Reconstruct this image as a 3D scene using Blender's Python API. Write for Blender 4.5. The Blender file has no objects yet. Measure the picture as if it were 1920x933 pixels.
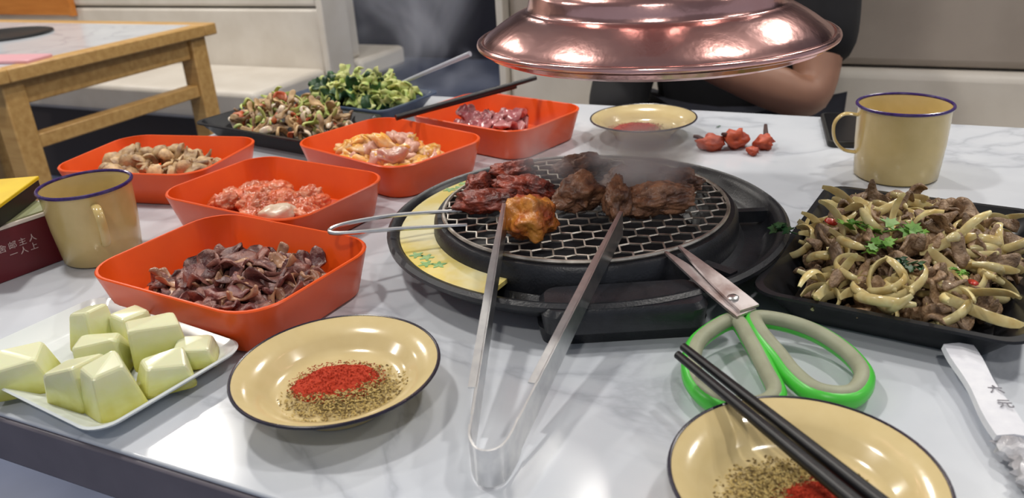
import bpy, bmesh, math, random
from mathutils import Vector, Matrix, noise

sc = bpy.context.scene
COL = sc.collection
T = 0.75                      # height of the dining table top above the floor
YAW = math.radians(-26.0)     # direction of the tables and benches
CA, SA = math.cos(YAW), math.sin(YAW)

def AB(a, b):                 # room grid (along benches, across benches) -> world xy
    return (a * CA - b * SA, a * SA + b * CA)

def C(r, g, b, a=1.0):        # 0-255 display colour -> linear
    f = lambda c: (c / 255 / 12.92) if c / 255 <= 0.04045 else ((c / 255 + 0.055) / 1.055) ** 2.4
    return (f(r), f(g), f(b), a)

# ---------------------------------------------------------------- camera
cam_data = bpy.data.cameras.new('camera')
cam_data.sensor_width = 36.0
cam_data.lens = 1520.0 / 1920.0 * 36.0
cam_data.clip_start = 0.01
cam = bpy.data.objects.new('camera', cam_data)
COL.objects.link(cam)
pitch, roll = math.radians(23.9), math.radians(3.5)
fwd = Vector((0, math.cos(pitch), -math.sin(pitch)))
right = Vector((1, 0, 0))
down = fwd.cross(right)
xi = right * math.cos(roll) + down * math.sin(roll)
yi = -right * math.sin(roll) + down * math.cos(roll)
cam.matrix_world = Matrix((( xi.x, -yi.x, -fwd.x, 0), (xi.y, -yi.y, -fwd.y, 0), (xi.z, -yi.z, -fwd.z, T + 0.33), (0, 0, 0, 1)))
cam_data.dof.use_dof = True
cam_data.dof.focus_distance = 0.72
cam_data.dof.aperture_fstop = 9.0
sc.camera = cam

# ---------------------------------------------------------------- world, lights, exposure
world = bpy.data.worlds.new('room_light')
sc.world = world
world.use_nodes = True
world.node_tree.nodes['Background'].inputs[0].default_value = (0.80, 0.86, 1.0, 1)
world.node_tree.nodes['Background'].inputs[1].default_value = 0.36
sc.view_settings.view_transform = 'Standard'
sc.view_settings.look = 'None'
sc.view_settings.exposure = -0.1
sc.cycles.volume_bounces = 3
sc.view_settings.gamma = 1.0
sc.view_settings.use_curve_mapping = False
CEIL = 2.6
LAMPS = [(-1.45, 2.95, 24), (0.35, 2.35, 20), (1.75, 2.0, 20), (-0.75, 1.05, 18), (0.95, 0.75, 13),
         (-2.3, 1.3, 20), (-0.2, -0.9, 14), (-0.4, 4.2, 6), (2.2, 0.2, 12), (-3.0, 3.6, 20)]
for lx, ly, lw in LAMPS:
    ld = bpy.data.lights.new('downlight_lamp', 'AREA')
    ld.shape = 'DISK'; ld.size = 0.17; ld.energy = lw
    ld.color = (1.0, 0.95, 0.88)
    lo = bpy.data.objects.new('downlight_lamp', ld)
    lo.location = (lx, ly, CEIL - 0.02)
    COL.objects.link(lo)

# ---------------------------------------------------------------- materials
MATS = {}
def mat(name, col, rough=0.5, metal=0.0, col2=None, scale=40.0, bump=0.0, bscale=None, spec=0.5, sss=0.0,
        vary=0.0, coat=0.0, detail=4.0, lo=0.35, hi=0.65, trans=0.0, sheen=0.0):
    m = bpy.data.materials.new(name); m.use_nodes = True
    nt = m.node_tree; N = nt.nodes; Lk = nt.links
    p = N['Principled BSDF']
    p.inputs['Base Color'].default_value = col
    p.inputs['Roughness'].default_value = rough
    p.inputs['Metallic'].default_value = metal
    p.inputs['Specular IOR Level'].default_value = spec
    p.inputs['Coat Weight'].default_value = coat
    p.inputs['Coat Roughness'].default_value = 0.08
    if sss:
        p.inputs['Subsurface Weight'].default_value = sss
        p.inputs['Subsurface Radius'].default_value = (0.012, 0.008, 0.004)
        p.inputs['Subsurface Scale'].default_value = 0.6
    if trans: p.inputs['Transmission Weight'].default_value = trans
    if sheen: p.inputs['Sheen Weight'].default_value = sheen
    tc = N.new('ShaderNodeTexCoord')
    out = None
    if col2 is not None:
        nz = N.new('ShaderNodeTexNoise'); nz.inputs['Scale'].default_value = scale; nz.inputs['Detail'].default_value = detail
        Lk.new(tc.outputs['Object'], nz.inputs['Vector'])
        rp = N.new('ShaderNodeValToRGB'); rp.color_ramp.elements[0].position = lo; rp.color_ramp.elements[1].position = hi
        rp.color_ramp.elements[0].color = col; rp.color_ramp.elements[1].color = col2
        Lk.new(nz.outputs['Fac'], rp.inputs['Fac'])
        out = rp.outputs['Color']
    if vary:
        oi = N.new('ShaderNodeObjectInfo'); hs = N.new('ShaderNodeHueSaturation')
        mr = N.new('ShaderNodeMapRange'); mr.inputs['To Min'].default_value = 1 - vary; mr.inputs['To Max'].default_value = 1 + vary
        Lk.new(oi.outputs['Random'], mr.inputs['Value']); Lk.new(mr.outputs['Result'], hs.inputs['Value'])
        if out is None: hs.inputs['Color'].default_value = col
        else: Lk.new(out, hs.inputs['Color'])
        out = hs.outputs['Color']
    if out is not None: Lk.new(out, p.inputs['Base Color'])
    if bump:
        nb = N.new('ShaderNodeTexNoise'); nb.inputs['Scale'].default_value = bscale or scale; nb.inputs['Detail'].default_value = 5
        Lk.new(tc.outputs['Object'], nb.inputs['Vector'])
        bp = N.new('ShaderNodeBump'); bp.inputs['Strength'].default_value = bump; bp.inputs['Distance'].default_value = 0.002
        Lk.new(nb.outputs['Fac'], bp.inputs['Height']); Lk.new(bp.outputs['Normal'], p.inputs['Normal'])
    MATS[name] = m
    return m

def marble(name):
    m = mat(name, C(205, 211, 219), 0.16)
    nt = m.node_tree; N = nt.nodes; Lk = nt.links; p = N['Principled BSDF']
    tc = N.new('ShaderNodeTexCoord')
    n1 = N.new('ShaderNodeTexNoise'); n1.inputs['Scale'].default_value = 3.2; n1.inputs['Detail'].default_value = 8; n1.inputs['Distortion'].default_value = 1.3
    Lk.new(tc.outputs['Object'], n1.inputs['Vector'])
    a = N.new('ShaderNodeMath'); a.operation = 'SUBTRACT'; a.inputs[1].default_value = 0.5; Lk.new(n1.outputs['Fac'], a.inputs[0])
    b = N.new('ShaderNodeMath'); b.operation = 'ABSOLUTE'; Lk.new(a.outputs[0], b.inputs[0])
    rp = N.new('ShaderNodeValToRGB')
    e = rp.color_ramp.elements
    e[0].position = 0.0; e[0].color = C(184, 189, 197); e[1].position = 0.03; e[1].color = C(206, 211, 218)
    e.new(0.012).color = C(198, 203, 211)
    Lk.new(b.outputs[0], rp.inputs['Fac'])
    n2 = N.new('ShaderNodeTexNoise'); n2.inputs['Scale'].default_value = 9; n2.inputs['Detail'].default_value = 5
    Lk.new(tc.outputs['Object'], n2.inputs['Vector'])
    r2 = N.new('ShaderNodeValToRGB'); r2.color_ramp.elements[0].position = 0.4; r2.color_ramp.elements[1].position = 0.75
    r2.color_ramp.elements[0].color = (1, 1, 1, 1); r2.color_ramp.elements[1].color = (0.86, 0.87, 0.89, 1)
    Lk.new(n2.outputs['Fac'], r2.inputs['Fac'])
    mx = N.new('ShaderNodeMix'); mx.data_type = 'RGBA'; mx.blend_type = 'MULTIPLY'; mx.inputs[0].default_value = 1.0
    Lk.new(rp.outputs['Color'], mx.inputs[6]); Lk.new(r2.outputs['Color'], mx.inputs[7]); Lk.new(mx.outputs[2], p.inputs['Base Color'])
    return m

def wood(name, c1, c2):
    m = mat(name, c1, 0.42)
    nt = m.node_tree; N = nt.nodes; Lk = nt.links; p = N['Principled BSDF']
    tc = N.new('ShaderNodeTexCoord'); mp = N.new('ShaderNodeMapping'); mp.inputs['Scale'].default_value = (3, 30, 30)
    Lk.new(tc.outputs['Object'], mp.inputs['Vector'])
    nz = N.new('ShaderNodeTexNoise'); nz.inputs['Scale'].default_value = 2.0; nz.inputs['Detail'].default_value = 6
    Lk.new(mp.outputs['Vector'], nz.inputs['Vector'])
    rp = N.new('ShaderNodeValToRGB'); rp.color_ramp.elements[0].color = c1; rp.color_ramp.elements[1].color = c2
    rp.color_ramp.elements[0].position = 0.3; rp.color_ramp.elements[1].position = 0.7
    Lk.new(nz.outputs['Fac'], rp.inputs['Fac']); Lk.new(rp.outputs['Color'], p.inputs['Base Color'])
    return m

M_marble = marble('white_marble')
M_edge = mat('charcoal_edge', C(108, 102, 110), 0.4, col2=C(118, 112, 120), scale=20)
M_black = mat('black_metal', C(16, 16, 18), 0.45)
M_wood = wood('honey_wood', C(180, 138, 78), C(206, 166, 104))
M_woodo = wood('orange_wood', C(186, 112, 44), C(206, 132, 58))
M_floor = mat('floor_tile', C(80, 90, 116), 0.3, col2=C(96, 106, 134), scale=3)
M_cream = mat('cream_leather', C(206, 199, 188), 0.42, col2=C(216, 210, 200), scale=8, bump=0.05, bscale=300)
M_taupe = mat('taupe_leather', C(160, 149, 138), 0.45, col2=C(169, 158, 147), scale=8, bump=0.05, bscale=300)
M_plinth = mat('dark_plinth', C(66, 60, 60), 0.5)
M_wall = mat('navy_wall', C(26, 27, 40), 0.6, col2=C(34, 35, 50), scale=2)
M_wall2 = mat('warm_wall', C(170, 160, 150), 0.7, col2=C(178, 168, 158), scale=3)
M_ceil = mat('ceiling_paint', C(205, 202, 198), 0.9, col2=C(212, 209, 205), scale=3)
M_orange = mat('orange_melamine', C(234, 88, 24), 0.3, col2=C(228, 82, 22), scale=30, spec=0.45)
M_enamel = mat('khaki_enamel', C(200, 176, 114), 0.22, col2=C(206, 182, 121), scale=60, coat=0.3)
M_dish = mat('cream_enamel', C(206, 186, 136), 0.16, col2=C(211, 192, 143), scale=60, coat=0.4)
M_rim = mat('navy_rim', C(46, 28, 84), 0.25, col2=C(62, 38, 108), scale=200)
M_rimd = mat('dark_rim', C(28, 24, 38), 0.25, col2=C(40, 34, 52), scale=200)
M_grill = mat('black_grill_coating', C(26, 28, 33), 0.36, col2=C(34, 36, 42), scale=90, bump=0.15, bscale=500)
M_wire = mat('grate_wire', C(214, 208, 198), 0.4, 0.75, col2=C(150, 142, 132), scale=60)
M_steel = mat('brushed_steel', C(225, 225, 224), 0.3, 1.0, col2=C(212, 212, 213), scale=120)
M_steeld = mat('scissor_steel', C(196, 190, 190), 0.42, 0.85, col2=C(150, 132, 128), scale=60)
M_copper = mat('polished_copper', C(238, 188, 182), 0.19, 1.0, col2=C(230, 174, 166), scale=14, bump=0.9, bscale=16)
M_yellow = mat('yellow_print', C(214, 192, 92), 0.3, col2=C(222, 214, 168), scale=16, lo=0.42, hi=0.58)
M_green_print = mat('green_print', C(112, 160, 104), 0.35, col2=C(150, 184, 120), scale=200)
M_white = mat('white_porcelain', C(226, 232, 232), 0.14, col2=C(220, 227, 228), scale=20, coat=0.3)
M_btray = mat('black_melamine', C(24, 25, 28), 0.28, col2=C(30, 31, 35), scale=60)
M_gtray = mat('blue_grey_melamine', C(70, 84, 108), 0.3, col2=C(62, 76, 100), scale=30)
M_chop = mat('black_lacquer', C(10, 10, 14), 0.4, col2=C(15, 15, 20), scale=60)
M_green = mat('green_plastic', C(84, 206, 72), 0.34, col2=C(76, 198, 66), scale=40)
M_grip = mat('sage_rubber', C(160, 164, 138), 0.55, col2=C(152, 154, 130), scale=80)
M_paper = mat('white_paper', C(226, 228, 234), 0.6, col2=C(216, 218, 226), scale=90, bump=0.3, bscale=160)
M_film = mat('clear_film', C(214, 216, 222), 0.2, col2=C(170, 168, 172), scale=70, bump=0.6, bscale=120)
M_ink = mat('grey_ink', C(120, 118, 126), 0.6)
M_wine = mat('wine_red_card', C(104, 22, 34), 0.4, col2=C(92, 18, 30), scale=12)
M_sage = mat('sage_card', C(150, 156, 112), 0.5, col2=C(164, 166, 130), scale=10)
M_cardw = mat('cream_card', C(226, 216, 204), 0.5)
M_ypack = mat('bright_yellow_card', C(236, 206, 30), 0.4, col2=C(228, 190, 24), scale=14)
M_pack2 = mat('black_card', C(24, 24, 22), 0.5)
M_phone = mat('black_glass', C(18, 18, 20), 0.2, col2=C(22, 22, 25), scale=8)
M_pink = mat('pink_card', C(214, 160, 168), 0.5)
M_gplas = mat('grey_plastic', C(176, 180, 190), 0.35, col2=C(168, 172, 182), scale=30)
M_letter = mat('pale_print', C(196, 172, 170), 0.6)
# food
M_beef = mat('marinated_beef', C(88, 44, 44), 0.3, col2=C(158, 110, 96), scale=90, bump=0.8, bscale=260, vary=0.35, spec=0.6, lo=0.4, hi=0.72)
M_fat = mat('beef_with_fat', C(176, 136, 104), 0.3, col2=C(118, 72, 60), scale=50, bump=0.4, bscale=140, vary=0.2)
M_kid = mat('red_marinated_meat', C(200, 96, 58), 0.24, col2=C(218, 150, 118), scale=70, bump=0.6, bscale=150, vary=0.18, sss=0.2, lo=0.45, hi=0.68)
M_garlic = mat('white_fat', C(220, 196, 168), 0.3, col2=C(228, 214, 194), scale=60, bump=0.3, bscale=140, sss=0.2)
M_sauce = mat('red_oil', C(196, 62, 20), 0.12, col2=C(178, 50, 16), scale=40, bump=0.2, bscale=60)
M_chick = mat('yellow_marinated_chicken', C(226, 164, 66), 0.24, col2=C(226, 190, 146), scale=55, bump=0.5, bscale=120, vary=0.18, sss=0.2, lo=0.4, hi=0.62)
M_chick2 = mat('pale_pink_chicken', C(214, 170, 150), 0.26, col2=C(196, 146, 130), scale=60, bump=0.4, bscale=120, vary=0.15, sss=0.2)
M_mush = mat('tan_mushroom', C(196, 164, 118), 0.45, col2=C(128, 96, 68), scale=80, bump=0.6, bscale=180, vary=0.25, lo=0.42, hi=0.7)
M_liver = mat('raw_meat', C(156, 84, 90), 0.2, col2=C(206, 152, 150), scale=45, bump=0.3, bscale=100, vary=0.2, sss=0.1, lo=0.42, hi=0.75)
M_grmeat = mat('charred_red_meat', C(176, 78, 54), 0.32, col2=C(86, 34, 26), scale=70, bump=1.0, bscale=200, vary=0.15, spec=0.6)
M_grgold = mat('golden_grilled_meat', C(222, 150, 62), 0.28, col2=C(178, 74, 40), scale=40, bump=0.9, bscale=160, spec=0.6)
M_grbrown = mat('brown_grilled_meat', C(160, 114, 84), 0.34, col2=C(88, 60, 48), scale=70, bump=1.0, bscale=200, vary=0.15, spec=0.6)
M_onion = mat('cooked_onion', C(222, 208, 154), 0.2, col2=C(194, 164, 96), scale=75, vary=0.22, sss=0.1, bump=0.2, bscale=120, lo=0.4, hi=0.75)
M_strip = mat('stir_fried_beef', C(112, 88, 66), 0.4, col2=C(162, 134, 104), scale=150, bump=1.0, bscale=320, vary=0.3)
M_herb = mat('coriander_green', C(132, 180, 70), 0.45, col2=C(84, 134, 46), scale=90, vary=0.25)
M_herbd = mat('dark_leaf_green', C(30, 66, 40), 0.38, col2=C(50, 92, 48), scale=60, vary=0.3)
M_pale = mat('pale_green_leaf', C(206, 208, 134), 0.4, col2=C(156, 180, 92), scale=50, vary=0.2, sss=0.1)
M_chili = mat('red_chilli', C(186, 52, 34), 0.3, col2=C(160, 36, 24), scale=60, vary=0.2)
M_peel = mat('rust_red_peel', C(196, 84, 48), 0.5, col2=C(150, 54, 34), scale=70, bump=0.5, bscale=160, vary=0.2)
M_peeld = mat('dark_brown_tip', C(70, 36, 30), 0.5)
M_powder = mat('chilli_powder', C(196, 62, 26), 0.9, col2=C(168, 44, 18), scale=700, bump=0.6, bscale=900)
M_seed = mat('tan_seed', C(208, 186, 122), 0.6, col2=C(182, 156, 88), scale=300)
M_seedd = mat('brown_seed', C(136, 112, 58), 0.6, col2=C(104, 84, 42), scale=300)
M_skin = mat('skin', C(156, 114, 92), 0.5, col2=C(147, 106, 86), scale=20, sss=0.15)
M_shirt = mat('black_cotton', C(12, 12, 16), 0.9, col2=C(16, 16, 21), scale=30)
M_trouser = mat('charcoal_cloth', C(30, 32, 42), 0.9, col2=C(36, 38, 50), scale=30)
M_hair = mat('black_hair', C(18, 15, 14), 0.5)
M_eye = mat('eye_white', C(225, 222, 218), 0.2)

# melon: greener towards the rind side (object z of each chunk)
def melon_mat():
    m = mat('melon_flesh', C(224, 222, 158), 0.2, sss=0.35)
    nt = m.node_tree; N = nt.nodes; Lk = nt.links; p = N['Principled BSDF']
    tc = N.new('ShaderNodeTexCoord'); sp = N.new('ShaderNodeSeparateXYZ'); Lk.new(tc.outputs['Generated'], sp.inputs[0])
    nz = N.new('ShaderNodeTexNoise'); nz.inputs['Scale'].default_value = 4; Lk.new(tc.outputs['Generated'], nz.inputs['Vector'])
    ad = N.new('ShaderNodeMath'); ad.operation = 'MULTIPLY_ADD'; ad.inputs[1].default_value = 0.35; Lk.new(nz.outputs['Fac'], ad.inputs[0]); Lk.new(sp.outputs['Z'], ad.inputs[2])
    rp = N.new('ShaderNodeValToRGB'); e = rp.color_ramp.elements
    e[0].position = 0.2; e[0].color = C(188, 182, 66); e[1].position = 1.0; e[1].color = C(224, 226, 188)
    e.new(0.55).color = C(214, 216, 142)
    Lk.new(ad.outputs[0], rp.inputs['Fac']); Lk.new(rp.outputs['Color'], p.inputs['Base Color'])
    return m
M_melon = melon_mat()

# ---------------------------------------------------------------- mesh helpers
def link(o, parent=None):
    COL.objects.link(o)
    if parent is not None: o.parent = parent
    return o

def tag(o, label=None, cat=None, group=None, kind=None):
    if label: o['label'] = label
    if cat: o['category'] = cat
    if group: o['group'] = group
    if kind: o['kind'] = kind
    return o

def thing(name, label, cat, loc=(0, 0, 0), rz=0.0, group=None):
    o = bpy.data.objects.new(name, None); o.empty_display_size = 0.02
    o.location = loc; o.rotation_euler = (0, 0, rz)
    link(o); return tag(o, label, cat, group)

def structure(o):
    o['kind'] = 'structure'; return o

class MB:
    def __init__(s): s.v = []; s.f = []; s.m = []
    def add(s, vs, fs, mi=0):
        k = len(s.v); s.v += [tuple(v) for v in vs]; s.f += [tuple(i + k for i in f) for f in fs]; s.m += [mi] * len(fs); return s
    def box(s, x0, x1, y0, y1, z0, z1, mi=0):
        vs = [(x, y, z) for z in (z0, z1) for x, y in ((x0, y0), (x1, y0), (x1, y1), (x0, y1))]
        return s.add(vs, [(3, 2, 1, 0), (4, 5, 6, 7), (0, 1, 5, 4), (1, 2, 6, 5), (2, 3, 7, 6), (3, 0, 4, 7)], mi)
    def loft(s, loops, cap0=True, cap1=True, mi=0, close=False):
        n = len(loops[0]); vs = [p for l in loops for p in l]; fs = []
        K = len(loops)
        for k in range(K if close else K - 1):
            a, b = k * n, ((k + 1) % K) * n
            for i in range(n):
                j = (i + 1) % n; fs.append((a + i, a + j, b + j, b + i))
        if not close:
            if cap0: fs.append(tuple(reversed(range(n))))
            if cap1: fs.append(tuple(range((K - 1) * n, K * n)))
        return s.add(vs, fs, mi)
    def lathe(s, prof, n=48, cx=0, cy=0, close=False, mi=0):
        loops = [[(cx + r * math.cos(2 * math.pi * i / n), cy + r * math.sin(2 * math.pi * i / n), z) for i in range(n)] for r, z in prof]
        return s.loft(loops, prof[0][0] > 1e-6 and not close, prof[-1][0] > 1e-6 and not close, mi, close)
    def tube(s, pts, r, n=8, closed=False, mi=0, flat=None):
        pts = [Vector(p) for p in pts]; K = len(pts); loops = []; up = Vector((0, 0, 1)); prev = None
        for k in range(K):
            a = pts[(k - 1) % K] if (closed or k > 0) else pts[k]; b = pts[(k + 1) % K] if (closed or k < K - 1) else pts[k]
            d = (b - a).normalized()
            if prev is None:
                u = d.cross(up)
                if u.length < 1e-3: u = d.cross(Vector((1, 0, 0)))
            else:
                u = prev - d * prev.dot(d)
            u.normalize(); w = d.cross(u); prev = u
            rr = r[k] if isinstance(r, (list, tuple)) else r
            ru, rw = (rr, rr) if flat is None else (rr, rr * flat)
            loops.append([tuple(pts[k] + u * ru * math.cos(2 * math.pi * i / n) + w * rw * math.sin(2 * math.pi * i / n)) for i in range(n)])
        return s.loft(loops, True, True, mi, closed)
    def bar(s, p, q, w, h, mi=0, w2=None, h2=None):       # rectangular bar from p to q, width across, height up
        p, q = Vector(p), Vector(q); d = (q - p).normalized(); u = d.cross(Vector((0, 0, 1)))
        if u.length < 1e-4: u = Vector((1, 0, 0))
        u.normalize(); n = u.cross(d); w2 = w2 or w; h2 = h2 or h
        lo = lambda c, a, b: [tuple(c + u * a / 2 * sx + n * b / 2 * sy) for sx, sy in ((-1, -1), (1, -1), (1, 1), (-1, 1))]
        return s.loft([lo(p, w, h), lo(q, w2, h2)], True, True, mi)
    def mesh(s, name, mats, smooth=True, ang=40):
        me = bpy.data.meshes.new(name); me.from_pydata(s.v, [], s.f)
        for mm in (mats if isinstance(mats, (list, tuple)) else [mats]): me.materials.append(mm)
        bm = bmesh.new(); bm.from_mesh(me); 
        for f, mi in zip(bm.faces, s.m): f.material_index = mi
        bmesh.ops.recalc_face_normals(bm, faces=bm.faces); bm.to_mesh(me); bm.free()
        if smooth:
            me.polygons.foreach_set('use_smooth', [True] * len(me.polygons))
            try: me.set_sharp_from_angle(angle=math.radians(ang))
            except Exception: pass
        me.update(); return me
    def build(s, name, mats, parent=None, loc=(0, 0, 0), rz=0.0, smooth=True, ang=40, bevel=0.0, rot=None):
        o = bpy.data.objects.new(name, s.mesh(name, mats, smooth, ang)); o.location = loc
        o.rotation_euler = rot or (0, 0, rz)
        link(o, parent)
        if bevel:
            b = o.modifiers.new('bevel', 'BEVEL'); b.width = bevel; b.segments = 2; b.limit_method = 'ANGLE'
        return o

def rrect(L, S, r, z, n=7):     # rounded rectangle loop; z may be a function of (x, y)
    out = []
    for cx, cy, a0 in ((L / 2 - r, S / 2 - r, 0), (-L / 2 + r, S / 2 - r, 90), (-L / 2 + r, -S / 2 + r, 180), (L / 2 - r, -S / 2 + r, 270)):
        for i in range(n + 1):
            a = math.radians(a0 + 90 * i / n); x, y = cx + r * math.cos(a), cy + r * math.sin(a)
            out.append((x, y, z(x, y) if callable(z) else z))
    return out

def blob_mesh(name, m, seed, dims, lump=0.25, freq=1.8, sub=3, fine=0.08):
    bm = bmesh.new(); bmesh.ops.create_icosphere(bm, subdivisions=sub, radius=1.0)
    off = Vector((seed * 7.31, seed * 3.17, seed * 1.93))
    for v in bm.verts:
        p = v.co.copy(); d = 1 + lump * noise.noise(p * freq + off) + fine * noise.noise(p * freq * 4 + off) + fine * 0.6 * noise.noise(p * freq * 9 + off)
        v.co = Vector((p.x * dims[0] * d, p.y * dims[1] * d, p.z * dims[2] * d))
    me = bpy.data.meshes.new(name); bm.to_mesh(me); bm.free()
    me.polygons.foreach_set('use_smooth', [True] * len(me.polygons)); me.materials.append(m); return me

def sheet_mesh(name, m, seed, L, W, t, curl=1.2, wav=0.004, nx=12, ny=5):   # a bent, wavy slice with thickness
    rnd = random.Random(seed); off = Vector((seed * 5.1, seed * 2.3, 0.7)); kap = curl * rnd.uniform(-1, 1) / L * 2
    top, bot = [], []
    for i in range(nx + 1):
        s = (i / nx - 0.5) * L; a = kap * s
        if abs(kap) > 1e-3: bx, bz = math.sin(a) / kap, (1 - math.cos(a)) / kap
        else: bx, bz = s, 0
        e = math.sqrt(max(0.05, 1 - (2 * i / nx - 1) ** 4))
        for j in range(ny + 1):
            y = (j / ny - 0.5) * W * e * (1 + 0.25 * noise.noise(Vector((s * 60, 3, 0)) + off))
            w = wav * noise.noise(Vector((s * 70, y * 90, 0)) + off) * 2
            c = Vector((bx, y, bz + w)); nrm = Vector((-math.sin(a), 0, math.cos(a)))
            tt = t * (0.4 if j in (0, ny) or i in (0, nx) else 1.0)
            top.append(c + nrm * tt / 2); bot.append(c - nrm * tt / 2)
    mb = MB(); q = ny + 1; n = len(top); fs = []
    for i in range(nx):
        for j in range(ny):
            a, b, c, d = i * q + j, i * q + j + 1, (i + 1) * q + j + 1, (i + 1) * q + j
            fs += [(a, d, c, b), (n + a, n + b, n + c, n + d)]
    edge = [j for j in range(q)] + [i * q + ny for i in range(1, nx + 1)] + [nx * q + j for j in range(ny - 1, -1, -1)] + [i * q for i in range(nx - 1, 0, -1)]
    for k in range(len(edge)):
        a, b = edge[k], edge[(k + 1) % len(edge)]; fs.append((a, b, n + b, n + a))
    mb.add(top + bot, fs)
    return mb.mesh(name, m, True, 80)

def arc_mesh(name, m, seed, R, ang, w, t):       # a curved onion strip
    rnd = random.Random(seed); n = 16; loops = []; ph = rnd.uniform(0, 6)
    for i in range(n + 1):
        a = (i / n - 0.5) * ang; rr = R * (1 + 0.14 * math.sin(a * 1.7 + ph)); e = max(0.45, 1 - abs(2 * i / n - 1) ** 8)
        z0 = 0.18 * R * math.sin(a * 1.3 + ph); cs = []
        for k in range(8):
            b = 2 * math.pi * k / 8; dr = math.cos(b) * t / 2 * e; dz = math.sin(b) * w / 2 * e
            dr += 0.35 * t * (1 - (math.sin(b)) ** 2)
            cs.append(((rr + dr) * math.cos(a) - R, (rr + dr) * math.sin(a), z0 + dz))
        loops.append(cs)
    return MB().loft(loops).mesh(name, m, True, 80)

def leaf_mesh(name, m, seed, size, nleaf=5):     # coriander sprig: stem and lobed leaflets
    rnd = random.Random(seed); mb = MB()
    mb.tube([(0, 0, 0), (size * 0.5, size * 0.06, size * 0.08), (size, 0, size * 0.2)], size * 0.025, 5)
    for q in range(nleaf):
        bx = size * rnd.uniform(0.3, 1.05); a0 = rnd.uniform(0, 6.28); tilt = rnd.uniform(-0.5, 0.5); r0 = size * rnd.uniform(0.16, 0.28)
        cx, cy, cz = bx + r0 * math.cos(a0), r0 * math.sin(a0), size * 0.15 + rnd.uniform(-.05, .12) * size
        ring_t, ring_b = [], []
        for k in range(14):
            b = 2 * math.pi * k / 14; r = r0 * (0.75 + 0.3 * (1 if k % 2 else -0.6))
            x, y = r * math.cos(b), r * math.sin(b)
            z = y * tilt + 0.25 * r0 * math.cos(2 * b)
            ring_t.append((cx + x, cy + y, cz + z + size * .012)); ring_b.append((cx + x, cy + y, cz + z - size * .012))
        mb.loft([ring_b, ring_t])
    return mb.mesh(name, m, True, 60)

def put(name, me, loc, rot=(0, 0, 0), s=1.0, label=None, cat=None, group=None):
    o = bpy.data.objects.new(name, me); o.location = loc; o.rotation_euler = rot
    o.scale = (s, s, s) if not isinstance(s, tuple) else s
    link(o); return tag(o, label, cat, group)

def text_mesh(txt, size, depth):
    cu = bpy.data.curves.new('lettering', 'FONT'); cu.body = txt; cu.size = size; cu.extrude = depth; cu.resolution_u = 2
    cu.align_x = 'LEFT'
    o = bpy.data.objects.new('lettering', cu); COL.objects.link(o)
    bpy.context.view_layer.update()
    me = bpy.data.meshes.new_from_object(o.evaluated_get(bpy.context.evaluated_depsgraph_get()))
    bpy.data.objects.remove(o); return me

# ================================================================ the setting
fx, fy = AB(-0.9, 1.6)
structure(MB().box(-4.2, 4.2, -3.2, 3.6, -0.1, 0).build('floor', M_floor, loc=(fx, fy, 0), rz=YAW, smooth=False))
structure(MB().box(-4.2, 4.2, 3.5, 3.6, 0, CEIL).build('wall_back', M_wall, loc=(fx, fy, 0), rz=YAW, smooth=False))
structure(MB().box(-4.3, -4.2, -3.2, 3.6, 0, CEIL).build('wall_left', M_wall2, loc=(fx, fy, 0), rz=YAW, smooth=False))
structure(MB().box(-4.2, 4.2, -3.2, 3.6, CEIL, CEIL + 0.1).build('ceiling', M_ceil, loc=(fx, fy, 0), rz=YAW, smooth=False))
lamp_ring = MB().lathe([(0.09, 0.02), (0.115, 0.02), (0.115, 0.0), (0.095, -0.004), (0.09, 0.0)], 32, close=True).mesh('trim_ring', M_white)
lamp_can = MB().lathe([(0.0, 0.019), (0.09, 0.019), (0.09, 0.005), (0.086, 0.005), (0.086, 0.012), (0.0, 0.012)], 32).mesh('reflector', M_white)
for lx, ly, lw in LAMPS:
    d = thing('ceiling_downlight', 'round white recessed ceiling downlight over the dining tables', 'light', (lx, ly, CEIL - 0.02), 0, 'ceiling downlights')
    for nm, me in (('trim_ring', lamp_ring), ('reflector', lamp_can)):
        o = bpy.data.objects.new(nm, me); link(o, d)

# ---------------------------------------------------------------- the dining table in front
tx, ty = AB(-0.24, 0.763)
tab = thing('dining_table', 'long dining table with glossy white marble top and charcoal edge, carrying the grill', 'table', (tx, ty, 0), YAW)
MB().box(-0.735, 0.735, -0.477, 0.477, T - 0.004, T).build('marble_top', M_marble, tab, bevel=0.0015)
MB().box(-0.737, 0.737, -0.479, 0.479, T - 0.046, T - 0.004).build('edge_band', M_edge, tab, bevel=0.002)
MB().box(-0.68, 0.68, -0.42, 0.42, T - 0.09, T - 0.046).build('apron', M_black, tab)
for sx in (-1, 1):
    for sy in (-1, 1):
        MB().box(sx * 0.66 - 0.03, sx * 0.66 + 0.03, sy * 0.40 - 0.03, sy * 0.40 + 0.03, 0, T - 0.09).build('leg', M_black, tab, bevel=0.003)

# ---------------------------------------------------------------- bench across the table
bx, by = AB(0.15, 1.55)
b = thing('banquette_bench', 'taupe and cream leather bench across the table behind the copper hood', 'bench', (bx, by, 0), YAW)
MB().box(-1.08, 1.25, 0, 0.55, 0.0, 0.30).build('plinth', M_plinth, b, bevel=0.005)
MB().box(-1.08, 1.25, -0.03, 0.42, 0.30, 0.45).build('seat_cushion', M_cream, b, bevel=0.025)
MB().box(-1.08, 1.25, 0.40, 0.55, 0.45, 0.672).build('lower_back_cushion', M_cream, b, bevel=0.02)
MB().box(-1.08, 1.25, 0.415, 0.55, 0.675, 1.12).build('upper_back_pad', M_taupe, b, bevel=0.02)
MB().box(-1.10, -1.08, 0.385, 0.565, 0.0, 1.13).build('end_panel', M_cream, b, bevel=0.004)

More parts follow.
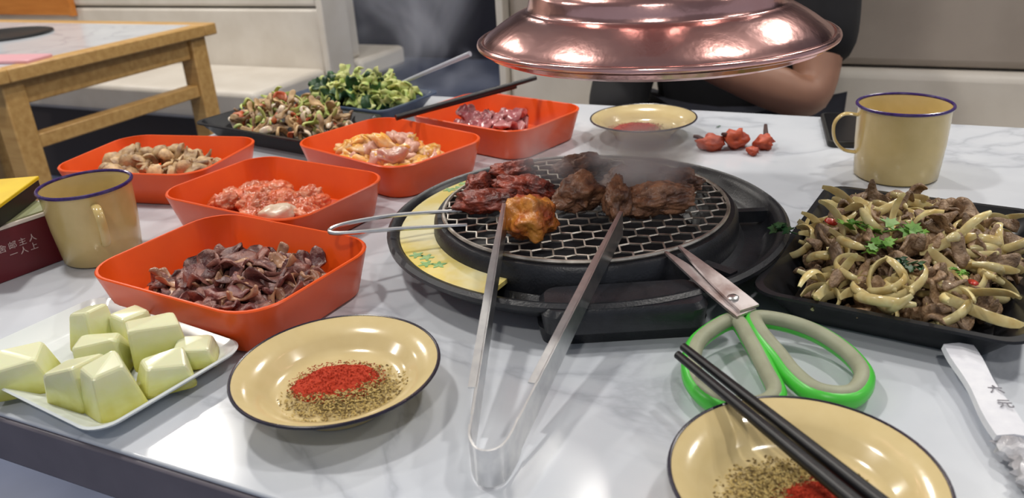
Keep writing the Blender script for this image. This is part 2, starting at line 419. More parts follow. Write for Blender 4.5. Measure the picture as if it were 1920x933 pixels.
# ---------------------------------------------------------------- benches, table and chair at the left
lx0, ly0 = AB(-2.12, 2.27)
b = thing('banquette_bench', 'cream leather bench behind the honey-coloured wooden table', 'bench', (lx0, ly0, 0), YAW)
MB().box(-2.0, -0.02, 0.04, 0.44, 0.0, 0.33).build('plinth', M_plinth, b, bevel=0.004)
MB().box(-2.0, 0.0, 0.0, 0.44, 0.33, 0.45).build('seat_cushion', M_cream, b, bevel=0.02)
MB().box(-2.0, 0.0, 0.44, 0.56, 0.40, 0.686).build('lower_back_cushion', M_cream, b, bevel=0.012)
MB().box(-2.0, 0.0, 0.44, 0.56, 0.694, 1.10).build('upper_back_pad', M_cream, b, bevel=0.012)
MB().box(0.0, 0.03, 0.43, 0.60, 0.0, 1.11).build('end_panel', M_cream, b, bevel=0.005)
lx1, ly1 = AB(-2.10, 2.885)
b = thing('banquette_bench', 'cream leather bench facing away, its seat end showing past the other bench', 'bench', (lx1, ly1, 0), YAW)
MB().box(-2.0, -0.02, 0.0, 0.32, 0.0, 0.36).build('plinth', M_plinth, b, bevel=0.004)
MB().box(-2.0, 0.03, 0.0, 0.36, 0.36, 0.45).build('seat_cushion', M_cream, b, bevel=0.02)
MB().box(-2.0, -0.02, -0.003, 0.08, 0.45, 1.10).build('back_pad', M_cream, b, bevel=0.012)

ox, oy = AB(-1.95, 1.225)
t2 = thing('wooden_table', 'honey-coloured wooden table with white marble inset top at the left', 'table', (ox, oy, 0), YAW)
MB().box(-1.2, -0.05, 0.05, 0.705, T - 0.02, T - 0.001).build('marble_inset', M_marble, t2)
for nm, bx_ in (('edge_rail', (-1.25, 0, 0, 0.05)), ('edge_rail', (-1.25, 0, 0.705, 0.755)), ('edge_rail', (-0.05, 0, 0.05, 0.705)), ('edge_rail', (-1.25, -1.2, 0.05, 0.705))):
    MB().box(*bx_, T - 0.035, T).build(nm, M_wood, t2, bevel=0.004)
for ax in (-1.20, -0.08):
    for byy in (0.035, 0.66):
        MB().box(ax, ax + 0.06, byy, byy + 0.06, 0, T - 0.035).build('leg', M_wood, t2, bevel=0.004)
for ax in (-1.185, -0.065):
    MB().box(ax, ax + 0.03, 0.095, 0.66, T - 0.098, T - 0.035).build('apron', M_wood, t2, bevel=0.003)
    MB().box(ax - 0.005, ax + 0.035, 0.095, 0.66, T - 0.215, T - 0.178).build('stretcher', M_wood, t2, bevel=0.003)
for byy in (0.05, 0.675):
    MB().box(-1.14, -0.08, byy, byy + 0.03, T - 0.098, T - 0.035).build('apron', M_wood, t2, bevel=0.003)
px_, py_ = AB(-2.55, 1.68)
hp = thing('hot_plate', 'dark round hot plate set into the other marble table', 'hot plate', (px_, py_, T - 0.001))
MB().lathe([(0, 0), (0.15, 0), (0.15, 0.006), (0.142, 0.008), (0.138, 0.006), (0, 0.006)], 40).build('plate', M_black, hp)
px_, py_ = AB(-2.09, 1.36)
tag(MB().loft([rrect(0.24, 0.09, 0.006, 0.0), rrect(0.24, 0.09, 0.006, 0.006), rrect(0.236, 0.086, 0.006, 0.008)]).build('pink_leaflet', M_pink, None, (px_, py_, T), YAW + 0.2),
    'pink leaflet lying near the edge of the wooden table', 'leaflet')
# wooden panel on the bench back
qx, qy = AB(-3.81, 2.6915)
wp = thing('wooden_screen', 'orange-brown wooden screen on the cream bench back at the top left corner', 'screen', (qx, qy, 0.655), YAW)
MB().box(-0.28, 0.28, -0.008, 0.014, 0.0, 0.42).build('board', M_woodo, wp, bevel=0.003)
MB().box(0.28, 0.302, -0.014, 0.017, -0.004, 0.424).build('side_batten', M_woodo, wp, bevel=0.003)

# ---------------------------------------------------------------- person on the bench
def skin_obj(name, nodes, edges, m, parent, root=0, sub=2):
    me = bpy.data.meshes.new(name); me.from_pydata([n[0] for n in nodes], edges, [])
    o = bpy.data.objects.new(name + '_tmp', me); COL.objects.link(o)
    sk = o.modifiers.new('skin', 'SKIN'); sk.use_smooth_shade = True
    lay = me.skin_vertices[0].data
    for i, nd in enumerate(nodes):
        r = nd[1]; lay[i].radius = r if isinstance(r, tuple) else (r, r); lay[i].use_root = (i == root)
    sb = o.modifiers.new('subsurf', 'SUBSURF'); sb.levels = sub; sb.render_levels = sub
    bpy.context.view_layer.update()
    nm = bpy.data.meshes.new_from_object(o.evaluated_get(bpy.context.evaluated_depsgraph_get()))
    bpy.data.objects.remove(o); nm.name = name; nm.materials.clear(); nm.materials.append(m)
    nm.polygons.foreach_set('use_smooth', [True] * len(nm.polygons))
    r = bpy.data.objects.new(name, nm); link(r, parent); return r

pxx, pyy = AB(-0.31, 1.70)
person = thing('person', 'seated person in black top with one bent bare forearm, behind the copper hood', 'person', (pxx, pyy, 0.46), YAW)
# local axes: x along the bench (image right), -y towards the table; z from the seat (table top is +0.29)
nodes = []; edges = []
def nd(p, r, parent=None):
    nodes.append((p, r)); k = len(nodes) - 1
    if parent is not None: edges.append((parent, k))
    return k
pel = nd((0, 0.03, 0.10), (0.15, 0.10))
ab = nd((0, 0.05, 0.25), (0.135, 0.09), pel)
chs = nd((0, 0.02, 0.42), (0.16, 0.10), ab)
nb = nd((0, 0.0, 0.55), (0.075, 0.06), chs)
nk = nd((0, -0.02, 0.61), 0.052, nb)
jaw = nd((0, -0.045, 0.67), (0.062, 0.075), nk)
hd = nd((0, -0.04, 0.74), (0.075, 0.092), jaw)
ht = nd((0, -0.03, 0.81), (0.06, 0.075), hd)
for s in (1, -1):
    sh = nd((s * 0.165, -0.005, 0.495), 0.055, chs)
    if s == 1:
        el = nd((0.185, -0.155, 0.235), 0.047, sh)
        fa = nd((0.10, -0.20, 0.275), 0.043, el)
        wr = nd((-0.045, -0.235, 0.335), 0.027, fa)
        pm = nd((-0.10, -0.245, 0.355), (0.034, 0.016), wr)
        kd = Vector((-0.9, -0.2, 0.3)).normalized(); sd = Vector((0.15, -0.75, -0.1)).normalized()
    else:
        el = nd((-0.215, -0.03, 0.225), 0.045, sh)
        fa = nd((-0.205, -0.12, 0.195), 0.041, el)
        wr = nd((-0.165, -0.22, 0.17), 0.027, fa)
        pm = nd((-0.14, -0.27, 0.165), (0.034, 0.016), wr)
        kd = Vector((0.5, -0.8, -0.05)).normalized(); sd = Vector((0.8, 0.5, 0.0)).normalized()
    P0 = Vector(nodes[pm][0])
    for q, ln in enumerate((0.072, 0.08, 0.075, 0.06)):
        base = P0 + kd * 0.03 + sd * (0.027 - 0.018 * q)
        f1 = nd(tuple(base), 0.0095, pm)
        f2 = nd(tuple(base + kd * ln * 0.5 + Vector((0, 0, -0.004))), 0.0088, f1)
        nd(tuple(base + kd * ln * 0.92 + Vector((0, 0, -0.018))), 0.0075, f2)
    tb = nd(tuple(P0 + sd * 0.034 + kd * 0.0), 0.011, pm)
    nd(tuple(P0 + sd * 0.052 + kd * 0.032), 0.0095, tb)
    hip = nd((s * 0.09, -0.02, 0.09), 0.085, pel)
    kn = nd((s * 0.11, -0.42, 0.085), 0.06, hip)
    an = nd((s * 0.11, -0.44, -0.36), 0.04, kn)
    nd((s * 0.12, -0.56, -0.42), (0.042, 0.026), an)
skin_obj('body', nodes, edges, M_skin, person, root=0)
# black top: torso and upper sleeves
nodes = []; edges = []
pel = nd((0, 0.03, 0.09), (0.175, 0.125)); ab = nd((0, 0.05, 0.25), (0.165, 0.115), pel); chs = nd((0, 0.02, 0.42), (0.185, 0.122), ab)
nkb = nd((0, 0.0, 0.55), (0.105, 0.088), chs); nd((0, -0.012, 0.585), (0.078, 0.072), nkb)
for s in (1, -1):
    sh = nd((s * 0.165, -0.005, 0.50), 0.077, chs)
    el = (0.185, -0.155, 0.235) if s == 1 else (-0.215, -0.03, 0.225)
    nd(tuple(Vector((s * 0.165, -0.005, 0.495)).lerp(Vector(el), 0.5)), 0.074, sh)
    nd(tuple(Vector((s * 0.165, -0.005, 0.495)).lerp(Vector(el), 0.80 if s == 1 else 1.0)), 0.07, len(nodes) - 1)
    if s == -1: nd((-0.205, -0.12, 0.195), 0.064, len(nodes) - 1); nd((-0.175, -0.19, 0.177), 0.055, len(nodes) - 1)
skin_obj('black_top', nodes, edges, M_shirt, person, root=0)
nodes = []; edges = []
pel = nd((0, 0.03, 0.09), (0.178, 0.118))
for s in (1, -1):
    hip = nd((s * 0.095, -0.04, 0.085), 0.1, pel); kn = nd((s * 0.11, -0.42, 0.08), 0.075, hip); nd((s * 0.11, -0.44, -0.33), 0.058, kn)
skin_obj('trousers', nodes, edges, M_trouser, person, root=0)
hair = blob_mesh('hair', M_hair, 3, (0.092, 0.112, 0.10), 0.12, 2.5, 4)
for v in hair.vertices:                       # hair cap: open at the face
    if v.co.y < -0.03 and v.co.z < 0.045: v.co.y = -0.03 + (v.co.y + 0.03) * 0.1
h = bpy.data.objects.new('hair', hair); h.location = (0, -0.022, 0.775); link(h, person)
for s in (1, -1):
    e = bpy.data.objects.new('eye', blob_mesh('eye', M_eye, 1, (0.013, 0.008, 0.008), 0, 1, 2, 0)); e.location = (s * 0.03, -0.118, 0.735); link(e, person)
    e = bpy.data.objects.new('ear', blob_mesh('ear', M_skin, 2, (0.010, 0.018, 0.03), 0.1, 1, 2, 0)); e.location = (s * 0.078, -0.03, 0.725); link(e, person)
e = bpy.data.objects.new('nose', blob_mesh('nose', M_skin, 2, (0.014, 0.02, 0.024), 0.1, 1, 2, 0)); e.location = (0, -0.128, 0.71); link(e, person)
e = bpy.data.objects.new('mouth', blob_mesh('mouth', M_peel, 2, (0.022, 0.008, 0.007), 0.1, 1, 2, 0)); e.location = (0, -0.116, 0.672); link(e, person)

# ---------------------------------------------------------------- copper hood
hood = thing('extractor_hood', 'round polished copper extractor hood hanging low over the grill', 'hood', (0.1455, 0.78, T + 0.197))
outer = [(0.1625, 0.0), (0.159, 0.005), (0.153, 0.0095), (0.146, 0.0145), (0.138, 0.0195), (0.130, 0.0240), (0.1235, 0.0270), (0.1195, 0.0280), (0.1180, 0.0295), (0.1168, 0.034),
         (0.1150, 0.041), (0.1125, 0.0455), (0.108, 0.0475), (0.1055, 0.050), (0.103, 0.057), (0.096, 0.066), (0.084, 0.076), (0.070, 0.089), (0.060, 0.105), (0.054, 0.125)]
inner = [(r - 0.0016, z - 0.0012) for r, z in reversed(outer)]
MB().lathe(outer + inner, 96, close=True).build('dome', M_copper, hood, ang=60)
MB().tube([(0.1638 * math.cos(a), 0.1638 * math.sin(a), 0.0) for a in [2 * math.pi * i / 96 for i in range(96)]], 0.0035, 10, True).build('rolled_rim', M_copper, hood)
MB().lathe([(0.161, -0.001), (0.158, -0.008), (0.148, -0.012), (0.1465, -0.011), (0.155, -0.007), (0.159, 0.0)], 96, close=True).build('lower_lip', M_copper, hood)
MB().lathe([(0.054, 0.12), (0.056, 0.122), (0.056, 0.14), (0.05, 0.142), (0.05, CEIL - T - 0.197), (0.047, CEIL - T - 0.197), (0.047, 0.12)], 48, close=True).build('duct', M_copper, hood)

# ---------------------------------------------------------------- table grill
gx, gy = 0.072, 0.735
grill = thing('table_grill', 'round black tabletop barbecue grill with yellow printed insert', 'grill', (gx, gy, T))
MB().lathe([(0.0, 0.008), (0.13, 0.008), (0.152, 0.010), (0.172, 0.016), (0.184, 0.026), (0.191, 0.031), (0.1915, 0.035), (0.188, 0.0375), (0.183, 0.036), (0.179, 0.031),
            (0.174, 0.022), (0.168, 0.018), (0.152, 0.018), (0.147, 0.022), (0.1455, 0.042), (0.142, 0.0465), (0.137, 0.0465), (0.134, 0.043), (0.130, 0.030), (0.11, 0.014), (0.0, 0.012)], 96).build('pan', M_grill, grill, ang=35)
def sector(r0, r1, a0, a1, z0, z1, n=32):
    mb = MB(); loops = []
    for i in range(n + 1):
        a = math.radians(a0 + (a1 - a0) * i / n); c, s = math.cos(a), math.sin(a)
        loops.append([(r0 * c, r0 * s, z0), (r1 * c, r1 * s, z0), (r1 * c, r1 * s, z1), (r0 * c, r0 * s, z1)])
    return mb.loft(loops)
ins = sector(0.1465, 0.1795, 118, 238, 0.0285, 0.0325).build('printed_insert', M_yellow, grill, ang=30)
rnd = random.Random(4)
for a, r in ((206, 0.165), (210, 0.171), (203, 0.171), (212, 0.163), (138, 0.168), (142, 0.173), (135, 0.173)):
    a = math.radians(a + rnd.uniform(-1, 1)); c = Vector((r * math.cos(a), r * math.sin(a), 0))
    ph = rnd.uniform(0, 6); ring = [(c.x + 0.0052 * (1 + 0.45 * math.cos(5 * t + ph)) * math.cos(t), c.y + 0.0052 * (1 + 0.45 * math.cos(5 * t + ph)) * math.sin(t)) for t in [2 * math.pi * i / 20 for i in range(20)]]
    MB().loft([[(x, y, 0.0325) for x, y in ring], [(x, y, 0.0329) for x, y in ring]]).build('leaf_print', M_green_print, ins)
for a in (-2, -52, 84, 112):
    sector(0.146, 0.1765, a - 1.6, a + 1.6, 0.0215, 0.033, 4).build('trough_divider', M_grill, grill, ang=30)
for sx, w0, z0, z1, y0, y1 in ((0, 0.064, 0.0, 0.016, -0.188, -0.13),):
    MB().loft([rrect(2 * w0, 0.06, 0.012, 0.0), rrect(2 * w0 + 0.006, 0.064, 0.014, 0.014), rrect(2 * w0, 0.06, 0.012, 0.0165)]).build('front_foot', M_grill, grill, (0.012, -0.152, 0))
for a in (30, 150):
    MB().loft([rrect(0.07, 0.045, 0.01, 0.0), rrect(0.074, 0.048, 0.012, 0.012)]).build('foot', M_grill, grill, (0.13 * math.cos(math.radians(a)), 0.13 * math.sin(math.radians(a)), 0), math.radians(a + 90))
MB().loft([rrect(0.125, 0.045, 0.012, 0.014), rrect(0.13, 0.048, 0.014, 0.030), rrect(0.122, 0.042, 0.012, 0.0345)]).build('front_block', M_grill, grill, (0.012, -0.170, 0))

grate = thing('wire_grate', 'round honeycomb wire grate with long steel wire handle, lying on the grill', 'grate', (gx, gy, T + 0.0465))
MB().tube([(0.136 * math.cos(2 * math.pi * i / 72), 0.136 * math.sin(2 * math.pi * i / 72), 0.0022) for i in range(72)], 0.0019, 6, True).build('outer_ring', M_wire, grate)
mb = MB(); hexa = 0.0108; R0 = 0.1345; seen = set()
def hexpt(i): a = math.radians(60 * i + 30); return hexa * math.cos(a), hexa * math.sin(a)
for q in range(-14, 15):
    for r in range(-14, 15):
        cx, cy = hexa * math.sqrt(3) * (q + r / 2), hexa * 1.5 * r
        if math.hypot(cx, cy) > R0 + hexa: continue
        for k in range(6):
            (ax, ay), (bx_, by_) = hexpt(k), hexpt(k + 1)
            p = (cx + ax, cy + ay); q2 = (cx + bx_, cy + by_)
            key = (round((p[0] + q2[0]) * 1e4), round((p[1] + q2[1]) * 1e4))
            if key in seen: continue
            seen.add(key)
            if math.hypot(*p) > R0 and math.hypot(*q2) > R0: continue
            cl = lambda w: (w[0] * min(1, R0 / max(1e-6, math.hypot(*w))), w[1] * min(1, R0 / max(1e-6, math.hypot(*w))))
            p, q2 = cl(p), cl(q2)
            za, zb = (0.0014, 0.0026) if k % 2 else (0.0026, 0.0014)
            mb.tube([(*p, za), ((p[0] + q2[0]) / 2, (p[1] + q2[1]) / 2, (za + zb) / 2), (*q2, zb)], 0.00105, 5)
mb.build('wire_mesh', M_wire, grate)
def catmull(pts, n=6, closed=False):
    P = [Vector(p) for p in pts]; K = len(P); out = []
    g = lambda i: P[i % K] if closed else P[max(0, min(K - 1, i))]
    for i in range(K if closed else K - 1):
        a, b_, c, d = g(i - 1), g(i), g(i + 1), g(i + 2)
        for j in range(n):
            t = j / n
            out.append(0.5 * (2 * b_ + (c - a) * t + (2 * a - 5 * b_ + 4 * c - d) * t * t + (3 * b_ - a - 3 * c + d) * t ** 3))
    if not closed: out.append(P[-1])
    return out
MB().tube(catmull([(-0.118, -0.004, 0.003), (-0.129, -0.006, 0.004), (-0.180, -0.018, 0.008), (-0.222, -0.036, 0.010), (-0.236, -0.050, 0.010), (-0.226, -0.060, 0.010),
                   (-0.178, -0.053, 0.008), (-0.125, -0.044, 0.004), (-0.112, -0.042, 0.003)]), 0.0021, 8).build('wire_handle', M_steel, grate)

# meat on the grate
GZ = T + 0.0505
grp = 'meat pieces on the grate'
for i, (x, y, d, m, rz, lab) in enumerate([
    (0.006, 0.812, (0.026, 0.015, 0.012), M_grmeat, 0.3, 'reddish charred meat piece at the far left of the grate'),
    (-0.030, 0.785, (0.016, 0.013, 0.010), M_grmeat, 0.9, 'small dark red meat piece at the left rim of the grate'),
    (0.016, 0.756, (0.030, 0.013, 0.012), M_grmeat, -0.3, 'glossy red strip of meat behind the golden piece'),
    (-0.020, 0.728, (0.032, 0.016, 0.012), M_grmeat, -0.25, 'dark red meat piece left of the golden one'),
    (0.018, 0.668, (0.023, 0.027, 0.019), M_grgold, 0.2, 'golden orange meat lump at the left tong tip'),
    (0.066, 0.722, (0.024, 0.020, 0.018), M_grbrown, 0.5, 'grey-brown glistening meat chunk in the middle of the grate'),
    (0.098, 0.692, (0.012, 0.026, 0.020), M_grbrown, -0.15, 'upright brown meat piece at the right tong tip'),
    (0.137, 0.700, (0.036, 0.018, 0.015), M_grbrown, 0.1, 'large flat brown meat piece right of the tong tips'),
    (0.165, 0.752, (0.026, 0.017, 0.012), M_grbrown, -0.6, 'brown meat piece at the far right rim of the grate'),
    (0.118, 0.770, (0.024, 0.016, 0.012), M_grbrown, 0.4, 'brown meat piece half hidden in smoke at the back'),
    (0.080, 0.815, (0.028, 0.016, 0.012), M_grbrown, 0.1, 'dark meat piece at the back edge of the grate')]):
    put('grilled_meat', blob_mesh('grilled_meat', m, 11 + i, d, 0.42, 1.7, 5, 0.11), (x, y, GZ + d[2] * 0.72), (0.1 * math.sin(i * 2), 0.12 * math.cos(i * 3), rz), 1.0, lab, 'meat', grp)

# ---------------------------------------------------------------- orange trays
def tray_mesh(L, S, r):
    zt = lambda x, y: 0.044
    mb = MB(); w = 0.0032
    off = lambda f, d: (lambda x, y: f(x, y) + d)
    loops = [rrect(L - 0.028, S - 0.028, r - 0.010, 0.0), rrect(L - 0.020, S - 0.020, r - 0.006, 0.003), rrect(L, S, r, off(zt, -0.001)), rrect(L - w * 0.5, S - w * 0.5, r, zt), rrect(L - 1.5 * w, S - 1.5 * w, r, zt),
             rrect(L - 2 * w, S - 2 * w, r - w, off(zt, -0.001)), rrect(L - 0.030, S - 0.030, r - 0.012, 0.008), rrect(L - 0.042, S - 0.042, r - 0.016, 0.0055)]
    return mb.loft(loops).mesh('serving_tray', M_orange, True, 40)
TL, TS, TR = 0.215, 0.160, 0.036
tmesh = tray_mesh(TL, TS, TR)
TRAYS = {'beef': (-0.2505, 0.6665, -31), 'kidney': (-0.2615, 0.8630, -33), 'mushroom': (-0.4485, 1.020, -16), 'chicken': (-0.1500, 1.0170, -43), 'liver': (-0.0120, 1.1375, -41)}
TLAB = {'beef': 'orange square serving tray nearest the camera, holding dark marinated beef', 'kidney': 'orange square serving tray with red-orange marinated meat lumps',
        'mushroom': 'orange square serving tray with tan mushrooms, behind the left mug', 'chicken': 'orange square serving tray with yellow marinated chicken pieces',
        'liver': 'orange square serving tray with raw purple-red meat slices under the chopsticks'}
for k, (x, y, a) in TRAYS.items():
    put('serving_tray', tmesh, (x, y, T), (0, 0, math.radians(a)), 1.0, TLAB[k], 'tray', 'orange serving trays')

def heap(name, meshes, n, x, y, rz, L, S, z0, h, label, cat, group, seed, tilt=0.4, smin=0.85, smax=1.15, power=1.0, flat=False):
    rnd = random.Random(seed); c, s = math.cos(rz), math.sin(rz); out = []; k = 0
    while k < n:
        u, v = rnd.uniform(-1, 1), rnd.uniform(-1, 1)
        rr = (abs(u) ** 2.6 + abs(v) ** 2.6) ** (1 / 2.6)
        if rr > 1: continue
        lev = (k + 0.5) / n
        z = z0 + h * (1 - rr ** 2 * 0.75) * (0.25 + 0.75 * lev) ** power
        if flat: z = z0 + h * lev
        fit = 0.82 + 0.18 * min(1.0, (z - z0) / 0.02)      # lower pieces stay inside the sloping walls
        lx, ly = u * fit * L / 2, v * fit * S / 2
        put(name, rnd.choice(meshes), (x + lx * c - ly * s, y + lx * s + ly * c, z), (rnd.gauss(0, tilt), rnd.gauss(0, tilt), rnd.uniform(0, 6.28)), rnd.uniform(smin, smax), label, cat, group)
        k += 1

x, y, a = TRAYS['beef']; a = math.radians(a)
beef = [sheet_mesh('beef_slice', M_beef, i, 0.038, 0.019, 0.0035, 1.3, 0.006) for i in range(8)] + [sheet_mesh('beef_slice', M_fat, 50 + i, 0.044, 0.010, 0.003, 2.0, 0.005) for i in range(3)]
heap('beef_slice', beef, 180, x + 0.004, y - 0.006, a, 0.176, 0.124, T + 0.011, 0.026, 'dark soy-marinated beef slice in the orange tray nearest the camera', 'meat', 'beef slices in the nearest orange tray', 1, 0.45)
heap('beef_slice', beef, 14, x - 0.062, y + 0.010, a, 0.05, 0.07, T + 0.010, 0.004, 'dark soy-marinated beef slice in the orange tray nearest the camera', 'meat', 'beef slices in the nearest orange tray', 9, 0.25, 0.6, 0.8)
x, y, a = TRAYS['kidney']; a = math.radians(a)
tag(MB().loft([rrect(0.160, 0.108, 0.018, 0.0), rrect(0.166, 0.112, 0.02, 0.005), rrect(0.15, 0.10, 0.018, 0.0058)]).build('red_sauce', M_sauce, None, (x, y, T + 0.0062), a), 'pool of red-orange oil in the tray of marinated lumps', 'sauce')
kid = [blob_mesh('marinated_lump', M_kid, i, (0.017, 0.013, 0.010), 0.35, 1.8, 4, 0.2) for i in range(6)]
heap('marinated_lump', kid, 40, x - 0.008, y + 0.002, a, 0.158, 0.090, T + 0.015, 0.016, 'red-orange marinated meat lump in the second orange tray', 'meat', 'red marinated lumps', 3, 0.3)
put('white_fat_piece', blob_mesh('white_fat_piece', M_garlic, 5, (0.021, 0.014, 0.010), 0.3, 1.8, 3), (x + 0.012, y - 0.046, T + 0.026), (0, 0, 0.2), 1, 'whitish fatty piece at the front of the red marinated lumps', 'meat')
x, y, a = TRAYS['mushroom']; a = math.radians(a)
def mushroom_mesh(seed):
    rnd = random.Random(seed); mb = MB(); k = rnd.uniform(0.8, 1.2)
    mb.lathe([(0.0, 0.012), (0.006, 0.0115), (0.011 * k, 0.008), (0.0125 * k, 0.004), (0.0105 * k, 0.003), (0.004, 0.004), (0.0035, -0.004), (0.004, -0.02), (0, -0.021)], 14)
    for i, v in enumerate(mb.v):
        d = 1 + 0.25 * noise.noise(Vector(v) * 120 + Vector((seed, 0, 0))); mb.v[i] = (v[0] * d + 0.15 * v[2], v[1] * d, v[2])
    return mb.mesh('mushroom', M_mush, True, 60)
mus = [mushroom_mesh(i) for i in range(6)]
heap('mushroom', mus, 66, x - 0.004, y - 0.002, a, 0.172, 0.095, T + 0.018, 0.026, 'tan mushroom in the orange tray behind the left mug', 'mushroom', 'mushrooms in the left orange tray', 5, 1.0, 0.8, 1.1)
stalk = [sheet_mesh('mushroom_strip', M_mush, 70 + i, 0.055, 0.006, 0.004, 0.8, 0.003) for i in range(3)]
heap('mushroom_strip', stalk, 12, x + 0.035, y - 0.012, a, 0.05, 0.07, T + 0.024, 0.014, 'long tan mushroom strip at the right of the left orange tray', 'mushroom', 'mushroom strips in the left orange tray', 6, 0.2)
x, y, a = TRAYS['chicken']; a = math.radians(a)
chk = [blob_mesh('chicken_piece', M_chick, i, (0.018, 0.011, 0.008), 0.5, 1.7, 3, 0.14) for i in range(5)] + [blob_mesh('chicken_piece', M_chick2, 20 + i, (0.016, 0.011, 0.009), 0.5, 1.7, 3, 0.12) for i in range(3)]
heap('chicken_piece', chk, 74, x - 0.002, y, a, 0.170, 0.102, T + 0.013, 0.030, 'yellow-orange marinated chicken piece in the orange tray beside the grill', 'meat', 'marinated chicken pieces', 7, 0.5)
x, y, a = TRAYS['liver']; a = math.radians(a)
liv = [sheet_mesh('raw_meat_slice', M_liver, 30 + i, 0.055, 0.036, 0.005, 0.8, 0.008, 14, 7) for i in range(5)]
heap('raw_meat_slice', liv, 22, x - 0.006, y - 0.004, a, 0.12, 0.070, T + 0.015, 0.026, 'raw purple-red meat slice in the tray under the chopsticks', 'meat', 'raw meat slices', 8, 0.22)

# ---------------------------------------------------------------- black trays with cooked dishes
def flat_tray(name, m, L, S, x, y, rz, label, h=0.030):
    mb = MB()
    mb.loft([rrect(L - 0.05, S - 0.05, 0.016, 0.0), rrect(L - 0.046, S - 0.046, 0.018, 0.002), rrect(L - 0.012, S - 0.012, 0.02, h - 0.004), rrect(L, S, 0.022, h - 0.002), rrect(L - 0.001, S - 0.001, 0.022, h), rrect(L - 0.012, S - 0.012, 0.02, h),
             rrect(L - 0.05, S - 0.05, 0.016, 0.006), rrect(L - 0.07, S - 0.07, 0.012, 0.005)])
    return tag(mb.build(name, m, None, (x, y, T), rz), label, 'tray', 'black dish trays')
RT = (0.340, 0.628, math.radians(-33.5))
flat_tray('black_tray', M_btray, 0.195, 0.272, *RT, 'large rectangular black tray heaped with onion stir-fry, right of the grill')
onion = [arc_mesh('onion_strip', M_onion, i, random.Random(i).uniform(0.013, 0.025), random.Random(i + 9).uniform(2.2, 4.6), 0.0080, 0.0032) for i in range(8)]
strips = [sheet_mesh('beef_strip', M_strip, 90 + i, 0.030, 0.0095, 0.0038, 0.8, 0.007) for i in range(6)]
x, y, a = RT
heap('beef_strip', strips, 200, x, y, a, 0.176, 0.252, T + 0.013, 0.034, 'grey-brown beef strip in the onion stir-fry on the large black tray', 'meat', 'beef strips in the stir-fry', 21, 0.4)
heap('onion_strip', onion, 105, x - 0.006, y - 0.005, a, 0.172, 0.252, T + 0.022, 0.038, 'pale yellow cooked onion strip in the stir-fry on the large black tray', 'onion', 'onion strips in the stir-fry', 22, 0.38)
heap('beef_strip', strips, 70, x, y, a, 0.165, 0.24, T + 0.032, 0.028, 'grey-brown beef strip in the onion stir-fry on the large black tray', 'meat', 'beef strips in the stir-fry', 23, 0.4)
spr = [leaf_mesh('coriander_sprig', M_herb, i, 0.022, 6) for i in range(4)]
sprd = [leaf_mesh('coriander_sprig', M_herbd, 8 + i, 0.024, 6) for i in range(2)]
for i, (sx, sy, sz, lab) in enumerate([(0.305, 0.607, 0.056, 'bright green coriander sprig in the middle of the onion stir-fry'), (0.296, 0.600, 0.056, 'bright green coriander sprig in the middle of the onion stir-fry'), (0.312, 0.596, 0.054, 'bright green coriander sprig in the middle of the onion stir-fry')]):
    put('coriander_sprig', spr[i], (sx, sy, T + sz), (0.2, 0.1, 1.9 * i), 1.35, lab, 'herb', 'coriander sprigs in the centre')
put('coriander_sprig', sprd[0], (0.247, 0.640, T + 0.044), (0, 0.1, 2.2), 1.0, 'dark green coriander sprig hanging over the tray edge beside the grill', 'herb')
put('coriander_sprig', sprd[1], (0.292, 0.556, T + 0.046), (0.1, 0.1, 0.4), 1.0, 'dark green coriander sprig low in the front of the stir-fry', 'herb')
put('coriander_sprig', spr[3], (0.336, 0.538, T + 0.044), (0.1, 0.1, 1.4), 0.7, 'small bright coriander leaf near the front edge of the stir-fry', 'herb')
chp = [sheet_mesh('chilli_piece', M_chili, 140 + i, 0.016, 0.009, 0.003, 1.0, 0.002, 6, 3) for i in range(3)]
for i, (sx, sy, sz) in enumerate([(0.282, 0.655, 0.048), (0.345, 0.540, 0.040)]):
    put('chilli_piece', chp[i % 3], (sx, sy, T + sz), (0.2, 0.2, i * 1.3), 0.8, 'red chilli piece among the onion strips on the large black tray', 'chilli', 'red chilli pieces')

BT1 = (-0.328, 1.215, math.radians(-36)); BT2 = (-0.243, 1.351, math.radians(-34))
flat_tray('black_tray', M_btray, 0.268, 0.155, *BT1, 'small black tray of brown salad behind the orange trays')
flat_tray('black_tray', M_gtray, 0.245, 0.150, *BT2, 'blue-grey tray of green leafy salad at the far left of the table')
x, y, a = BT1
brn = [sheet_mesh('salad_shred', m, 160 + i, 0.034, 0.009, 0.0035, 2.2, 0.005) for i, m in enumerate((M_mush, M_strip, M_kid, M_mush, M_pale, M_garlic))]
heap('salad_shred', brn, 190, x, y, a, 0.225, 0.120, T + 0.014, 0.054, 'brown and tan shred in the salad on the small black tray', 'salad', 'brown salad shreds', 31, 0.6, 0.8, 1.2)
rings = [arc_mesh('green_onion_strip', M_pale, 180 + i, 0.016, 3.4, 0.006, 0.003) for i in range(3)]
heap('green_onion_strip', rings, 18, x + 0.01, y + 0.01, a, 0.19, 0.09, T + 0.036, 0.026, 'pale green curled strip on the brown salad', 'vegetable', 'green strips on the brown salad', 32, 0.5)
x, y, a = BT2
lf1 = [sheet_mesh('pale_leaf', M_pale, 200 + i, 0.030, 0.013, 0.003, 1.8, 0.008) for i in range(5)]
lf2 = [sheet_mesh('dark_leaf', M_herbd, 210 + i, 0.040, 0.026, 0.0025, 2.0, 0.008) for i in range(4)]
heap('dark_leaf', lf2, 50, x, y, a, 0.20, 0.110, T + 0.012, 0.040, 'dark green leaf in the salad on the far blue-grey tray', 'leaf', 'dark leaves in the far salad', 33, 0.6)
